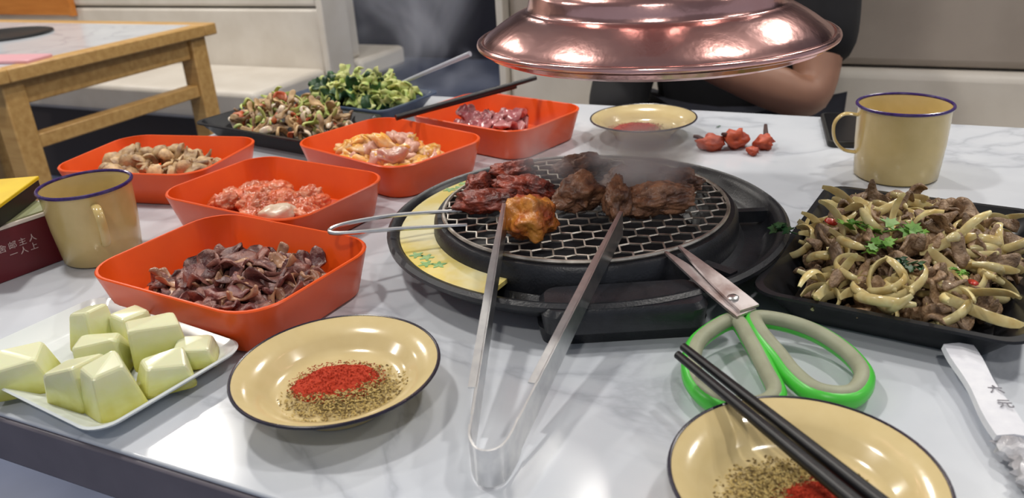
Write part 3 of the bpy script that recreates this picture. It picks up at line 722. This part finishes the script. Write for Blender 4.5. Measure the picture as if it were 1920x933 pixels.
heap('pale_leaf', lf1, 150, x + 0.012, y - 0.006, a, 0.20, 0.112, T + 0.020, 0.054, 'pale yellow-green shred in the salad on the far blue-grey tray', 'leaf', 'pale leaves in the far salad', 34, 0.7)
heap('dark_leaf', lf2, 10, x - 0.01, y, a, 0.19, 0.10, T + 0.040, 0.026, 'dark green leaf in the salad on the far blue-grey tray', 'leaf', 'dark leaves in the far salad', 35, 0.6, 0.7, 0.9)

# ---------------------------------------------------------------- enamel mugs
def mug(x, y, h, rt, rb, ha, label):
    t = thing('enamel_mug', label, 'mug', (x, y, T), 0, 'enamel mugs')
    MB().lathe([(0, 0.002), (rb - 0.004, 0.0), (rb, 0.003), (rb + (rt - rb) * 0.55, h * 0.5), (rt - 0.0015, h - 0.004), (rt, h), (rt - 0.002, h), (rt - 0.0035, h - 0.004), (rb - 0.002, 0.006), (0, 0.004)], 64).build('cup', M_enamel, t, ang=50)
    MB().tube([((rt - 0.0008) * math.cos(2 * math.pi * i / 64), (rt - 0.0008) * math.sin(2 * math.pi * i / 64), h) for i in range(64)], 0.0019, 8, True).build('dark_rim', M_rim, t)
    c, s = math.cos(ha), math.sin(ha); rm = lambda z: rb + (rt - rb) * z / h
    pts = [(rm(h * .86) - 0.002, h * 0.86), (rm(h * .86) + 0.014, h * 0.87), (rm(h * .7) + 0.024, h * 0.74), (rm(h * .5) + 0.023, h * 0.52), (rm(h * .36) + 0.013, h * 0.37), (rm(h * .33) - 0.002, h * 0.33)]
    MB().tube(catmull([(r * c, r * s, z) for r, z in pts], 5), 0.0042, 8, flat=0.45).build('handle', M_enamel, t)
mug(0.452, 0.890, 0.084, 0.0508, 0.0455, math.radians(168), 'khaki enamel mug with dark blue rim standing at the back right')
mug(-0.432, 0.795, 0.079, 0.0452, 0.0385, math.radians(-57), 'khaki enamel mug with dark blue rim between the red box and orange trays')

# ---------------------------------------------------------------- enamel dishes with spices
def dish(x, y, label):
    R = 0.0735; h = 0.028; t = thing('enamel_dish', label, 'dish', (x, y, T), 0, 'enamel sauce dishes')
    MB().lathe([(0, 0.0045), (0.032, 0.004), (0.035, 0.0), (0.039, 0.0005), (0.041, 0.006), (0.050, 0.0125), (0.057, 0.0190), (R - 0.001, h - 0.001), (R, h), (R - 0.0015, h + 0.0006), (0.0585, 0.0215), (0.0555, 0.0200), (0.050, 0.0145), (0.045, 0.0118), (0.040, 0.0110), (0, 0.0110)], 72).build('bowl', M_dish, t, ang=60)
    MB().tube([((R - 0.0003) * math.cos(2 * math.pi * i / 72), (R - 0.0003) * math.sin(2 * math.pi * i / 72), h) for i in range(72)], 0.0013, 8, True).build('dark_rim', M_rimd, t)
def spices(x, y, sx, sy, cx, cy, cr, n, seed, lab):
    rnd = random.Random(seed); mb = MB(); bowl = lambda px, py: 0.0115 + max(0, math.hypot(px - x, py - y) - 0.045) * 0.7
    for i in range(n):
        u = rnd.gauss(0, 0.42); v = rnd.gauss(0, 0.42)
        if u * u + v * v > 1.1: continue
        px, py = sx + u * 0.045, sy + v * 0.040
        if math.hypot(px - x, py - y) > 0.052: continue
        z = T + bowl(px, py) + 0.0045 * max(0, 1 - u * u - v * v) * rnd.uniform(0.2, 1)
        a = rnd.uniform(0, 3.14); l, w = rnd.uniform(0.0010, 0.0019), rnd.uniform(0.0005, 0.0008); c, s = math.cos(a), math.sin(a)
        vs = [(px + c * l, py + s * l, z), (px - c * l, py - s * l, z), (px - s * w, py + c * w, z), (px + s * w, py - c * w, z), (px, py, z + w), (px, py, z - w)]
        mb.add(vs, [(0, 2, 4), (2, 1, 4), (1, 3, 4), (3, 0, 4), (2, 0, 5), (1, 2, 5), (3, 1, 5), (0, 3, 5)], 1 if rnd.random() < 0.36 else 0)
    tag(mb.build('spice_seeds', [M_seed, M_seedd], smooth=False), 'scatter of tan and brown cumin and sesame seeds in ' + lab, 'spice', kind='stuff')
    if cr:
        mb = MB(); K, Q = 36, 12; loops = []
        for j in range(Q, -1, -1):
            lp = []
            for i in range(K):
                a = 2 * math.pi * i / K; rr = cr * (j / Q) * (1 + 0.2 * noise.noise(Vector((math.cos(a) * 1.5, math.sin(a) * 1.5, seed))))
                px, py = cx + rr * math.cos(a) * 1.1, cy + rr * math.sin(a) * 0.85
                lp.append((px, py, T + bowl(px, py) + 0.0060 * (1 - (j / Q) ** 2) + 0.0016 * noise.noise(Vector((px, py, 0)) * 500) + (0.0009 if j < Q else -0.001)))
            loops.append(lp)
        mb.loft(loops)
        for i in range(900):
            a = rnd.uniform(0, 6.28); rr = cr * math.sqrt(rnd.random()) * 1.12; px, py = cx + rr * math.cos(a) * 1.1, cy + rr * math.sin(a) * 0.85; w = rnd.uniform(0.0004, 0.0008)
            z = T + bowl(px, py) + 0.0060 * max(0.25, 1 - (rr / cr) ** 2) + 0.0012
            mb.add([(px + w, py, z), (px, py + w, z), (px - w, py - w, z), (px, py, z + w)], [(0, 1, 3), (1, 2, 3), (2, 0, 3), (0, 2, 1)])
        tag(mb.build('chilli_powder', M_powder, smooth=False), 'mound of red chilli powder in ' + lab, 'spice', kind='stuff')
dish(-0.130, 0.4965, 'cream enamel dish with dark rim, red chilli and seeds, left of the tongs')
spices(-0.130, 0.4965, -0.124, 0.486, -0.131, 0.498, 0.0295, 3200, 1, 'the dish left of the tongs')
dish(0.1945, 1.1075, 'cream enamel dish with dark rim at the back of the table beyond the grill')
spices(0.1945, 1.1075, 0.190, 1.103, 0.183, 1.108, 0.030, 500, 2, 'the dish at the back of the table')
dish(0.153, 0.353, 'cream enamel dish at the bottom edge with black chopsticks across it')
spices(0.153, 0.353, 0.150, 0.349, 0.158, 0.349, 0.019, 4200, 3, 'the dish under the black chopsticks')

# ---------------------------------------------------------------- melon plate
px_, py_, pa = -0.328, 0.554, math.radians(-33.5)
mb = MB(); L, S = 0.196, 0.130
mb.loft([rrect(L - 0.044, S - 0.044, 0.012, 0.0), rrect(L - 0.040, S - 0.040, 0.014, 0.003), rrect(L - 0.002, S - 0.002, 0.018, 0.0145), rrect(L, S, 0.018, 0.0165), rrect(L - 0.003, S - 0.003, 0.018, 0.0175), rrect(L - 0.008, S - 0.008, 0.016, 0.0160),
         rrect(L - 0.036, S - 0.036, 0.012, 0.0065), rrect(L - 0.05, S - 0.05, 0.01, 0.0055)])
tag(mb.build('melon_plate', M_white, None, (px_, py_, T), pa), 'white rectangular porcelain plate of melon chunks at the front left corner', 'plate')
def melon_mesh(seed, a, b_, c):
    rnd = random.Random(seed); bm = bmesh.new()
    for sx in (-1, 1):
        for sy in (-1, 1):
            for sz in (-1, 1):
                k = 1.0 if sz < 0 else rnd.uniform(0.55, 0.95)
                bm.verts.new((sx * a * k * rnd.uniform(.8, 1.15), sy * b_ * k * rnd.uniform(.8, 1.15), sz * c * (1.0 if sz < 0 else rnd.uniform(.6, 1.15)) + c))
    bmesh.ops.convex_hull(bm, input=bm.verts)
    bmesh.ops.bevel(bm, geom=bm.edges[:] + bm.verts[:], offset=0.0016, segments=2, profile=0.5, affect='EDGES')
    me = bpy.data.meshes.new('melon_chunk'); bm.to_mesh(me); bm.free(); me.materials.append(M_melon)
    return me
for i, (x, y, z, s3, rz, ry, lab) in enumerate([
    (-0.376, 0.530, 0.0068, (0.021, 0.016, 0.012), 0.3, 0.05, 'green-yellow melon chunk alone at the left end of the plate'),
    (-0.345, 0.582, 0.0068, (0.014, 0.013, 0.015), -0.4, -0.1, 'pale melon chunk standing at the back left of the pile'),
    (-0.280, 0.556, 0.0100, (0.018, 0.013, 0.015), 0.5, 0.08, 'tall green-edged melon chunk at the back right of the pile'),
    (-0.314, 0.588, 0.0068, (0.013, 0.012, 0.012), 0.9, 0.0, 'pale melon chunk behind the tall green-edged one'),
    (-0.322, 0.508, 0.0068, (0.016, 0.015, 0.014), -0.2, 0.05, 'yellow-green melon chunk at the front left of the pile'),
    (-0.287, 0.492, 0.0068, (0.016, 0.014, 0.016), 0.7, -0.06, 'amber melon chunk nearest the camera'),
    (-0.263, 0.520, 0.0068, (0.016, 0.013, 0.010), 0.5, 0.1, 'low pale melon chunk at the front right of the pile'),
    (-0.251, 0.548, 0.0068, (0.014, 0.012, 0.008), 0.1, 0.0, 'thin melon chunk closest to the right rim'),
    (-0.318, 0.548, 0.0068, (0.017, 0.014, 0.013), 0.2, 0.0, 'yellow-green melon chunk in the middle of the pile')]):
    put('melon_chunk', melon_mesh(i + 3, *s3), (x, y, T + z), (ry, ry * 0.5, rz), 1.18, lab, 'melon', 'melon chunks on the white plate')

# ---------------------------------------------------------------- tongs
tg = thing('steel_tongs', 'steel serving tongs standing open on the table with tips on the grate', 'tongs', (0, 0, T))
band = catmull([(-0.0325, 0.412, 0.0185), (-0.0325, 0.402, 0.017), (-0.0285, 0.392, 0.016), (-0.021, 0.3885, 0.016), (-0.013, 0.393, 0.016), (-0.007, 0.404, 0.017), (-0.0025, 0.416, 0.0185)], 6)
def ribbon(path, h, t):
    mb = MB(); P = [Vector(p) for p in path]; loops = []
    for k in range(len(P)):
        d = (P[min(k + 1, len(P) - 1)] - P[max(k - 1, 0)]); u = Vector((d.y, -d.x, 0)).normalized(); hh = h[k] if isinstance(h, list) else h
        c = P[k]; loops.append([tuple(c + u * t / 2 * a + Vector((0, 0, hh / 2 * b_))) for a, b_ in ((-1, -1), (1, -1), (1, 1), (-1, 1))])
    return mb.loft(loops)
ribbon(band, 0.027, 0.0014).build('spring_bend', M_steel, tg, ang=35)
def arm(p, q, side):
    p, q = Vector(p), Vector(q); d = q - p; u = Vector((d.y, -d.x, 0)).normalized() * side     # u points inwards
    n = 14; path = [p.lerp(q, i / n) for i in range(n + 1)]
    hs = [0.024 - 0.006 * min(1, i / 8) + (0.004 * max(0, (i - 9) / 5)) for i in range(n + 1)]
    ribbon(path, hs, 0.0014).build('arm', M_steel, tg, ang=35)
    for sz, nm in ((1, 'upper_flange'), (-1, 'lower_flange')):
        mb = MB(); loops = []
        for k in range(2, n + 1):
            w = 0.0058 * (1 - 0.55 * max(0, (k - 9) / 5)); c = path[k] + Vector((0, 0, sz * hs[k] / 2))
            loops.append([tuple(c), tuple(c + u * w), tuple(c + u * w - Vector((0, 0, sz * 0.0012))), tuple(c - Vector((0, 0, sz * 0.0012)))])
        mb.loft(loops).build(nm, M_steel, tg, ang=35)
arm((-0.0325, 0.408, 0.0185), (-0.0035, 0.664, 0.069), -1)
arm((-0.0035, 0.414, 0.0185), (0.0935, 0.628, 0.069), -1)

# ---------------------------------------------------------------- scissors
scs = thing('kitchen_scissors', 'kitchen scissors with bright green and sage handles, blades resting on the grill rim', 'scissors', (0, 0, T))
def blade(p0, p1, w, off):
    p0, p1 = Vector(p0), Vector(p1); d = (p1 - p0); u = Vector((d.y, -d.x, 0)).normalized(); mb = MB(); loops = []
    for i in range(9):
        t = i / 8; c = p0.lerp(p1, t); ww = w * (1 - 0.86 * t ** 1.6)
        a = c - u * ww * (0.5 if off > 0 else 0.5); b_ = c + u * ww * 0.5
        loops.append([tuple(a + Vector((0, 0, -0.0008))), tuple(b_ + Vector((0, 0, -0.0008))), tuple(b_ + Vector((0, 0, 0.0008))), tuple(a + Vector((0, 0, 0.0014)))])
    return mb.loft(loops)
blade((0.173, 0.533, 0.0290), (0.126, 0.606, 0.0500), 0.021, 1).build('blade', M_steeld, scs, ang=30)
blade((0.176, 0.536, 0.0315), (0.138, 0.610, 0.0525), 0.019, -1).build('blade', M_steeld, scs, ang=30)
MB().lathe([(0, -0.004), (0.0045, -0.004), (0.0045, 0.003), (0.003, 0.0042), (0, 0.0042)], 20).build('pivot_screw', M_steel, scs, (0.166, 0.546, 0.034))
lp1 = [(0.165, 0.537, 0.021), (0.140, 0.524, 0.018), (0.125, 0.503, 0.016), (0.119, 0.472, 0.012), (0.128, 0.446, 0.011), (0.150, 0.436, 0.011), (0.169, 0.446, 0.012), (0.172, 0.475, 0.014), (0.170, 0.508, 0.019)]
lp2 = [(0.180, 0.536, 0.022), (0.204, 0.532, 0.019), (0.224, 0.516, 0.016), (0.236, 0.490, 0.013), (0.235, 0.463, 0.012), (0.218, 0.443, 0.011), (0.197, 0.446, 0.012), (0.187, 0.466, 0.013), (0.182, 0.490, 0.016), (0.176, 0.517, 0.022)]
for lp in (lp1, lp2):
    P = catmull(lp, 5, True); cen = sum(P, Vector()) / len(P)
    hl = MB().tube(P, 0.0064, 10, True, flat=1.1).build('handle_loop', M_green, scs)
    Q = [p + (cen - p).normalized() * 0.0024 + Vector((0, 0, 0.0030)) for p in P]
    MB().tube(Q, 0.0058, 10, True, flat=0.95).build('soft_grip', M_grip, hl)

# ---------------------------------------------------------------- chopsticks
def chopstick(p, q, label, grp, r0=0.0029, r1=0.0050):
    p, q = Vector(p), Vector(q); n = 6
    o = MB(); o.tube([p.lerp(q, i / n) for i in range(n + 1)], [r0 + (r1 - r0) * i / n for i in range(n + 1)], 12)
    return tag(o.build('chopstick', M_chop, None, (0, 0, T)), label, 'chopstick', grp)
chopstick((0.112, 0.4735, 0.0400), (0.195, 0.288, 0.0325), 'black chopstick across the front dish, the upper of the pair', 'chopsticks on the front dish')
chopstick((0.1065, 0.4655, 0.0390), (0.1845, 0.282, 0.0325), 'black chopstick across the front dish, the lower of the pair', 'chopsticks on the front dish')
chopstick((-0.146, 1.080, 0.0560), (0.050, 1.184, 0.0760), 'black chopstick lying across two orange trays, its thick end under the hood', 'chopsticks on the trays', 0.0042, 0.0036)
chopstick((-0.135, 1.100, 0.0520), (0.020, 1.190, 0.0640), 'black chopstick just behind the other on the raw meat tray', 'chopsticks on the trays', 0.0030, 0.0036)
o = MB(); p, q = Vector((-0.165, 1.340, 0.048)), Vector((-0.046, 1.265, 0.102))
o.tube([p, p.lerp(q, 0.5), q], [0.003, 0.0036, 0.0042], 10)
tag(o.build('spoon_handle', M_gplas, None, (0, 0, T), ang=30), 'slim grey steel serving utensil leaning out of the green salad', 'utensil')

# ---------------------------------------------------------------- box, packet, phone, peels, paper sleeve
bxo = thing('menu_box', 'wine-red box with pale printed characters at the left edge of the table', 'box', (-0.556, 0.674, T), math.radians(53))
MB().box(0, 0.150, 0, 0.16, 0, 0.052).build('body', M_wine, bxo, bevel=0.0012)
MB().box(-0.0008, 0.1508, -0.0008, 0.1608, 0.052, 0.056).build('lid_edge', M_cardw, bxo, bevel=0.0008)
MB().box(0.002, 0.148, 0.002, 0.158, 0.056, 0.0575).build('lid_top', M_sage, bxo)
for txt, sz, lx, lz in (('大', 0.0085, 0.074, 0.030), ('舍', 0.0085, 0.084, 0.0305), ('邮', 0.0085, 0.094, 0.031), ('主', 0.008, 0.104, 0.0315), ('人', 0.008, 0.114, 0.032), ('一', 0.008, 0.093, 0.022), ('人', 0.008, 0.103, 0.0225), ('上', 0.008, 0.113, 0.023)):
    me = text_mesh(txt, sz, 0.0002); me.materials.clear(); me.materials.append(M_letter)
    o = bpy.data.objects.new('printed_character', me); o.location = (lx, -0.0004, lz); o.rotation_euler = (math.pi / 2, 0, 0); link(o, bxo)
pk = thing('yellow_packet', 'black packet with bright yellow top lying on the wine-red box', 'packet', (-0.566, 0.768, T + 0.0578), math.radians(4))
MB().box(-0.07, 0.070, -0.045, 0.062, 0, 0.017).build('side', M_pack2, pk, bevel=0.001)
MB().box(-0.071, 0.071, -0.046, 0.063, 0.017, 0.021).build('top_panel', M_ypack, pk, bevel=0.001)
ph = thing('mobile_phone', 'flat black phone lying on the table behind the right mug', 'phone', (0.475, 1.066, T), math.radians(-17))
MB().loft([rrect(0.074, 0.145, 0.009, 0.0), rrect(0.076, 0.147, 0.01, 0.002), rrect(0.076, 0.147, 0.01, 0.007), rrect(0.074, 0.145, 0.009, 0.0085)]).build('case', M_pack2, ph)
MB().loft([rrect(0.068, 0.139, 0.007, 0.0085), rrect(0.068, 0.139, 0.007, 0.0089)]).build('screen', M_phone, ph)
for i, (x, y, d, rz, lab) in enumerate([(0.271, 1.029, (0.017, 0.012, 0.011), -0.3, 'oval rust-red peel scrap lying apart on the left'), (0.304, 1.032, (0.017, 0.014, 0.014), 0.5, 'largest bright red peel scrap in the middle'),
                                        (0.317, 0.999, (0.007, 0.010, 0.006), 0.2, 'small dark red peel scrap in front of the others'), (0.339, 1.020, (0.014, 0.012, 0.010), 0.9, 'brownish peel scrap at the right of the cluster')]):
    p = thing('peel_scrap', lab, 'peel', (x, y, T), rz, 'red peel scraps on the table')
    me = blob_mesh('peel', M_peel, 40 + i, d, 0.5, 1.5, 3, 0.15); o = bpy.data.objects.new('peel', me); o.location = (0, 0, d[2] * 0.82); link(o, p)
    if i != 2:
        MB().tube([(-d[0] * 0.7, 0, d[2] * 1.2), (-d[0] * 1.05, 0.002, d[2] * 1.5), (-d[0] * 1.35, 0.001, d[2] * 1.6)] if i != 3 else [(d[0] * 0.3, 0, d[2] * 1.4), (d[0] * 0.8, 0.004, d[2] * 2.2), (d[0] * 1.1, 0.006, d[2] * 2.8)], [0.004, 0.003, 0.0022], 7).build('stem_tip', M_peeld, p)

put('herb_crumb', leaf_mesh('herb_crumb', M_herbd, 3, 0.008, 3), (0.303, 1.128, T + 0.0005), (0, 0, 0.4), 1.0, 'tiny dark herb crumb beside the dish at the back', 'herb')

sl = thing('paper_sleeve', 'white printed paper sleeve with crumpled clear wrapper at the right edge', 'sleeve', (0.300, 0.427, T), math.radians(79.5))
mb = MB(); loops = []
for i in range(13):
    t = i / 12; xx = -0.036 + 0.10 * t; w = 0.0105 + 0.001 * math.sin(t * 9); z = 0.010 + 0.004 * t
    loops.append([(xx, -w, z), (xx, w, z), (xx, w * 0.9, z + 0.004), (xx, 0, z + 0.0055), (xx, -w * 0.9, z + 0.004)])
mb.loft(loops).build('sleeve', M_paper, sl, ang=40)
mb = MB(); loops = []; rnd = random.Random(8)
for i in range(22):
    t = i / 21; xx = -0.034 - 0.062 * t; rr = 0.0095 * (1 - 0.25 * t)
    loops.append([(xx + rnd.uniform(-.001, .001), rr * (1 + rnd.uniform(-.4, .35)) * math.cos(2 * math.pi * k / 14) + 0.002 * math.sin(t * 14), 0.0085 + 0.72 * rr * (1 + rnd.uniform(-.4, .2)) * math.sin(2 * math.pi * k / 14)) for k in range(14)])
mb.loft(loops).build('crumpled_wrapper', M_film, sl, ang=25)
for txt, lx, ly in (('六', 0.006, 0.0035), ('元', -0.010, 0.0035)):
    me = text_mesh(txt, 0.0095, 0.0002); me.materials.clear(); me.materials.append(M_ink)
    o = bpy.data.objects.new('printed_character', me); o.location = (lx, ly - 0.004, 0.0172); o.rotation_euler = (0, 0, math.radians(-90)); link(o, sl)

# ---------------------------------------------------------------- smoke
def smoke(name, label, loc, dims, dens, scale, seed, color=(0.90, 0.93, 1.0, 1)):
    m = bpy.data.materials.new(name + '_volume'); m.use_nodes = True; nt = m.node_tree; N = nt.nodes; Lk = nt.links
    N.remove(N['Principled BSDF']); out = N['Material Output']
    v = N.new('ShaderNodeVolumeScatter'); v.inputs['Color'].default_value = color; v.inputs['Anisotropy'].default_value = 0.2
    tc = N.new('ShaderNodeTexCoord'); nz = N.new('ShaderNodeTexNoise'); nz.inputs['Scale'].default_value = scale; nz.inputs['Detail'].default_value = 3; nz.inputs['Distortion'].default_value = 0.8
    mp = N.new('ShaderNodeMapping'); mp.inputs['Location'].default_value = (seed, seed * 2, 0); Lk.new(tc.outputs['Object'], mp.inputs['Vector']); Lk.new(mp.outputs['Vector'], nz.inputs['Vector'])
    ln = N.new('ShaderNodeVectorMath'); ln.operation = 'LENGTH'; dv = N.new('ShaderNodeVectorMath'); dv.operation = 'DIVIDE'; dv.inputs[1].default_value = dims
    Lk.new(tc.outputs['Object'], dv.inputs[0]); Lk.new(dv.outputs[0], ln.inputs[0])
    fall = N.new('ShaderNodeMapRange'); fall.interpolation_type = 'SMOOTHSTEP'; fall.inputs['From Min'].default_value = 0.25; fall.inputs['From Max'].default_value = 0.95; fall.inputs['To Min'].default_value = 1; fall.inputs['To Max'].default_value = 0
    Lk.new(ln.outputs['Value'], fall.inputs['Value'])
    mr = N.new('ShaderNodeMapRange'); mr.inputs['From Min'].default_value = 0.47; mr.inputs['From Max'].default_value = 0.74; Lk.new(nz.outputs['Fac'], mr.inputs['Value'])
    a = N.new('ShaderNodeMath'); a.operation = 'MULTIPLY'; Lk.new(fall.outputs['Result'], a.inputs[0]); Lk.new(mr.outputs['Result'], a.inputs[1])
    b_ = N.new('ShaderNodeMath'); b_.operation = 'MULTIPLY'; b_.inputs[1].default_value = dens; Lk.new(a.outputs[0], b_.inputs[0]); Lk.new(b_.outputs[0], v.inputs['Density'])
    Lk.new(v.outputs['Volume'], out.inputs['Volume'])
    bm = bmesh.new(); bmesh.ops.create_icosphere(bm, subdivisions=3, radius=1.0)
    for vv in bm.verts: vv.co = Vector((vv.co.x * dims[0], vv.co.y * dims[1], vv.co.z * dims[2]))
    me = bpy.data.meshes.new(name); bm.to_mesh(me); bm.free(); me.materials.append(m)
    o = bpy.data.objects.new(name, me); o.location = loc; link(o)
    return tag(o, label, 'smoke', kind='stuff')
smoke('grill_smoke', 'thin blue-grey smoke rising from the meat on the grill', (0.105, 0.760, T + 0.090), (0.125, 0.095, 0.050), 85.0, 13.0, 1.3)
smoke('drifting_smoke', 'blue-grey smoke drifting in front of the dark room behind the salad', (-0.13, 1.40, T + 0.14), (0.26, 0.14, 0.26), 9.0, 8.0, 4.1, (0.78, 0.83, 1.0, 1))
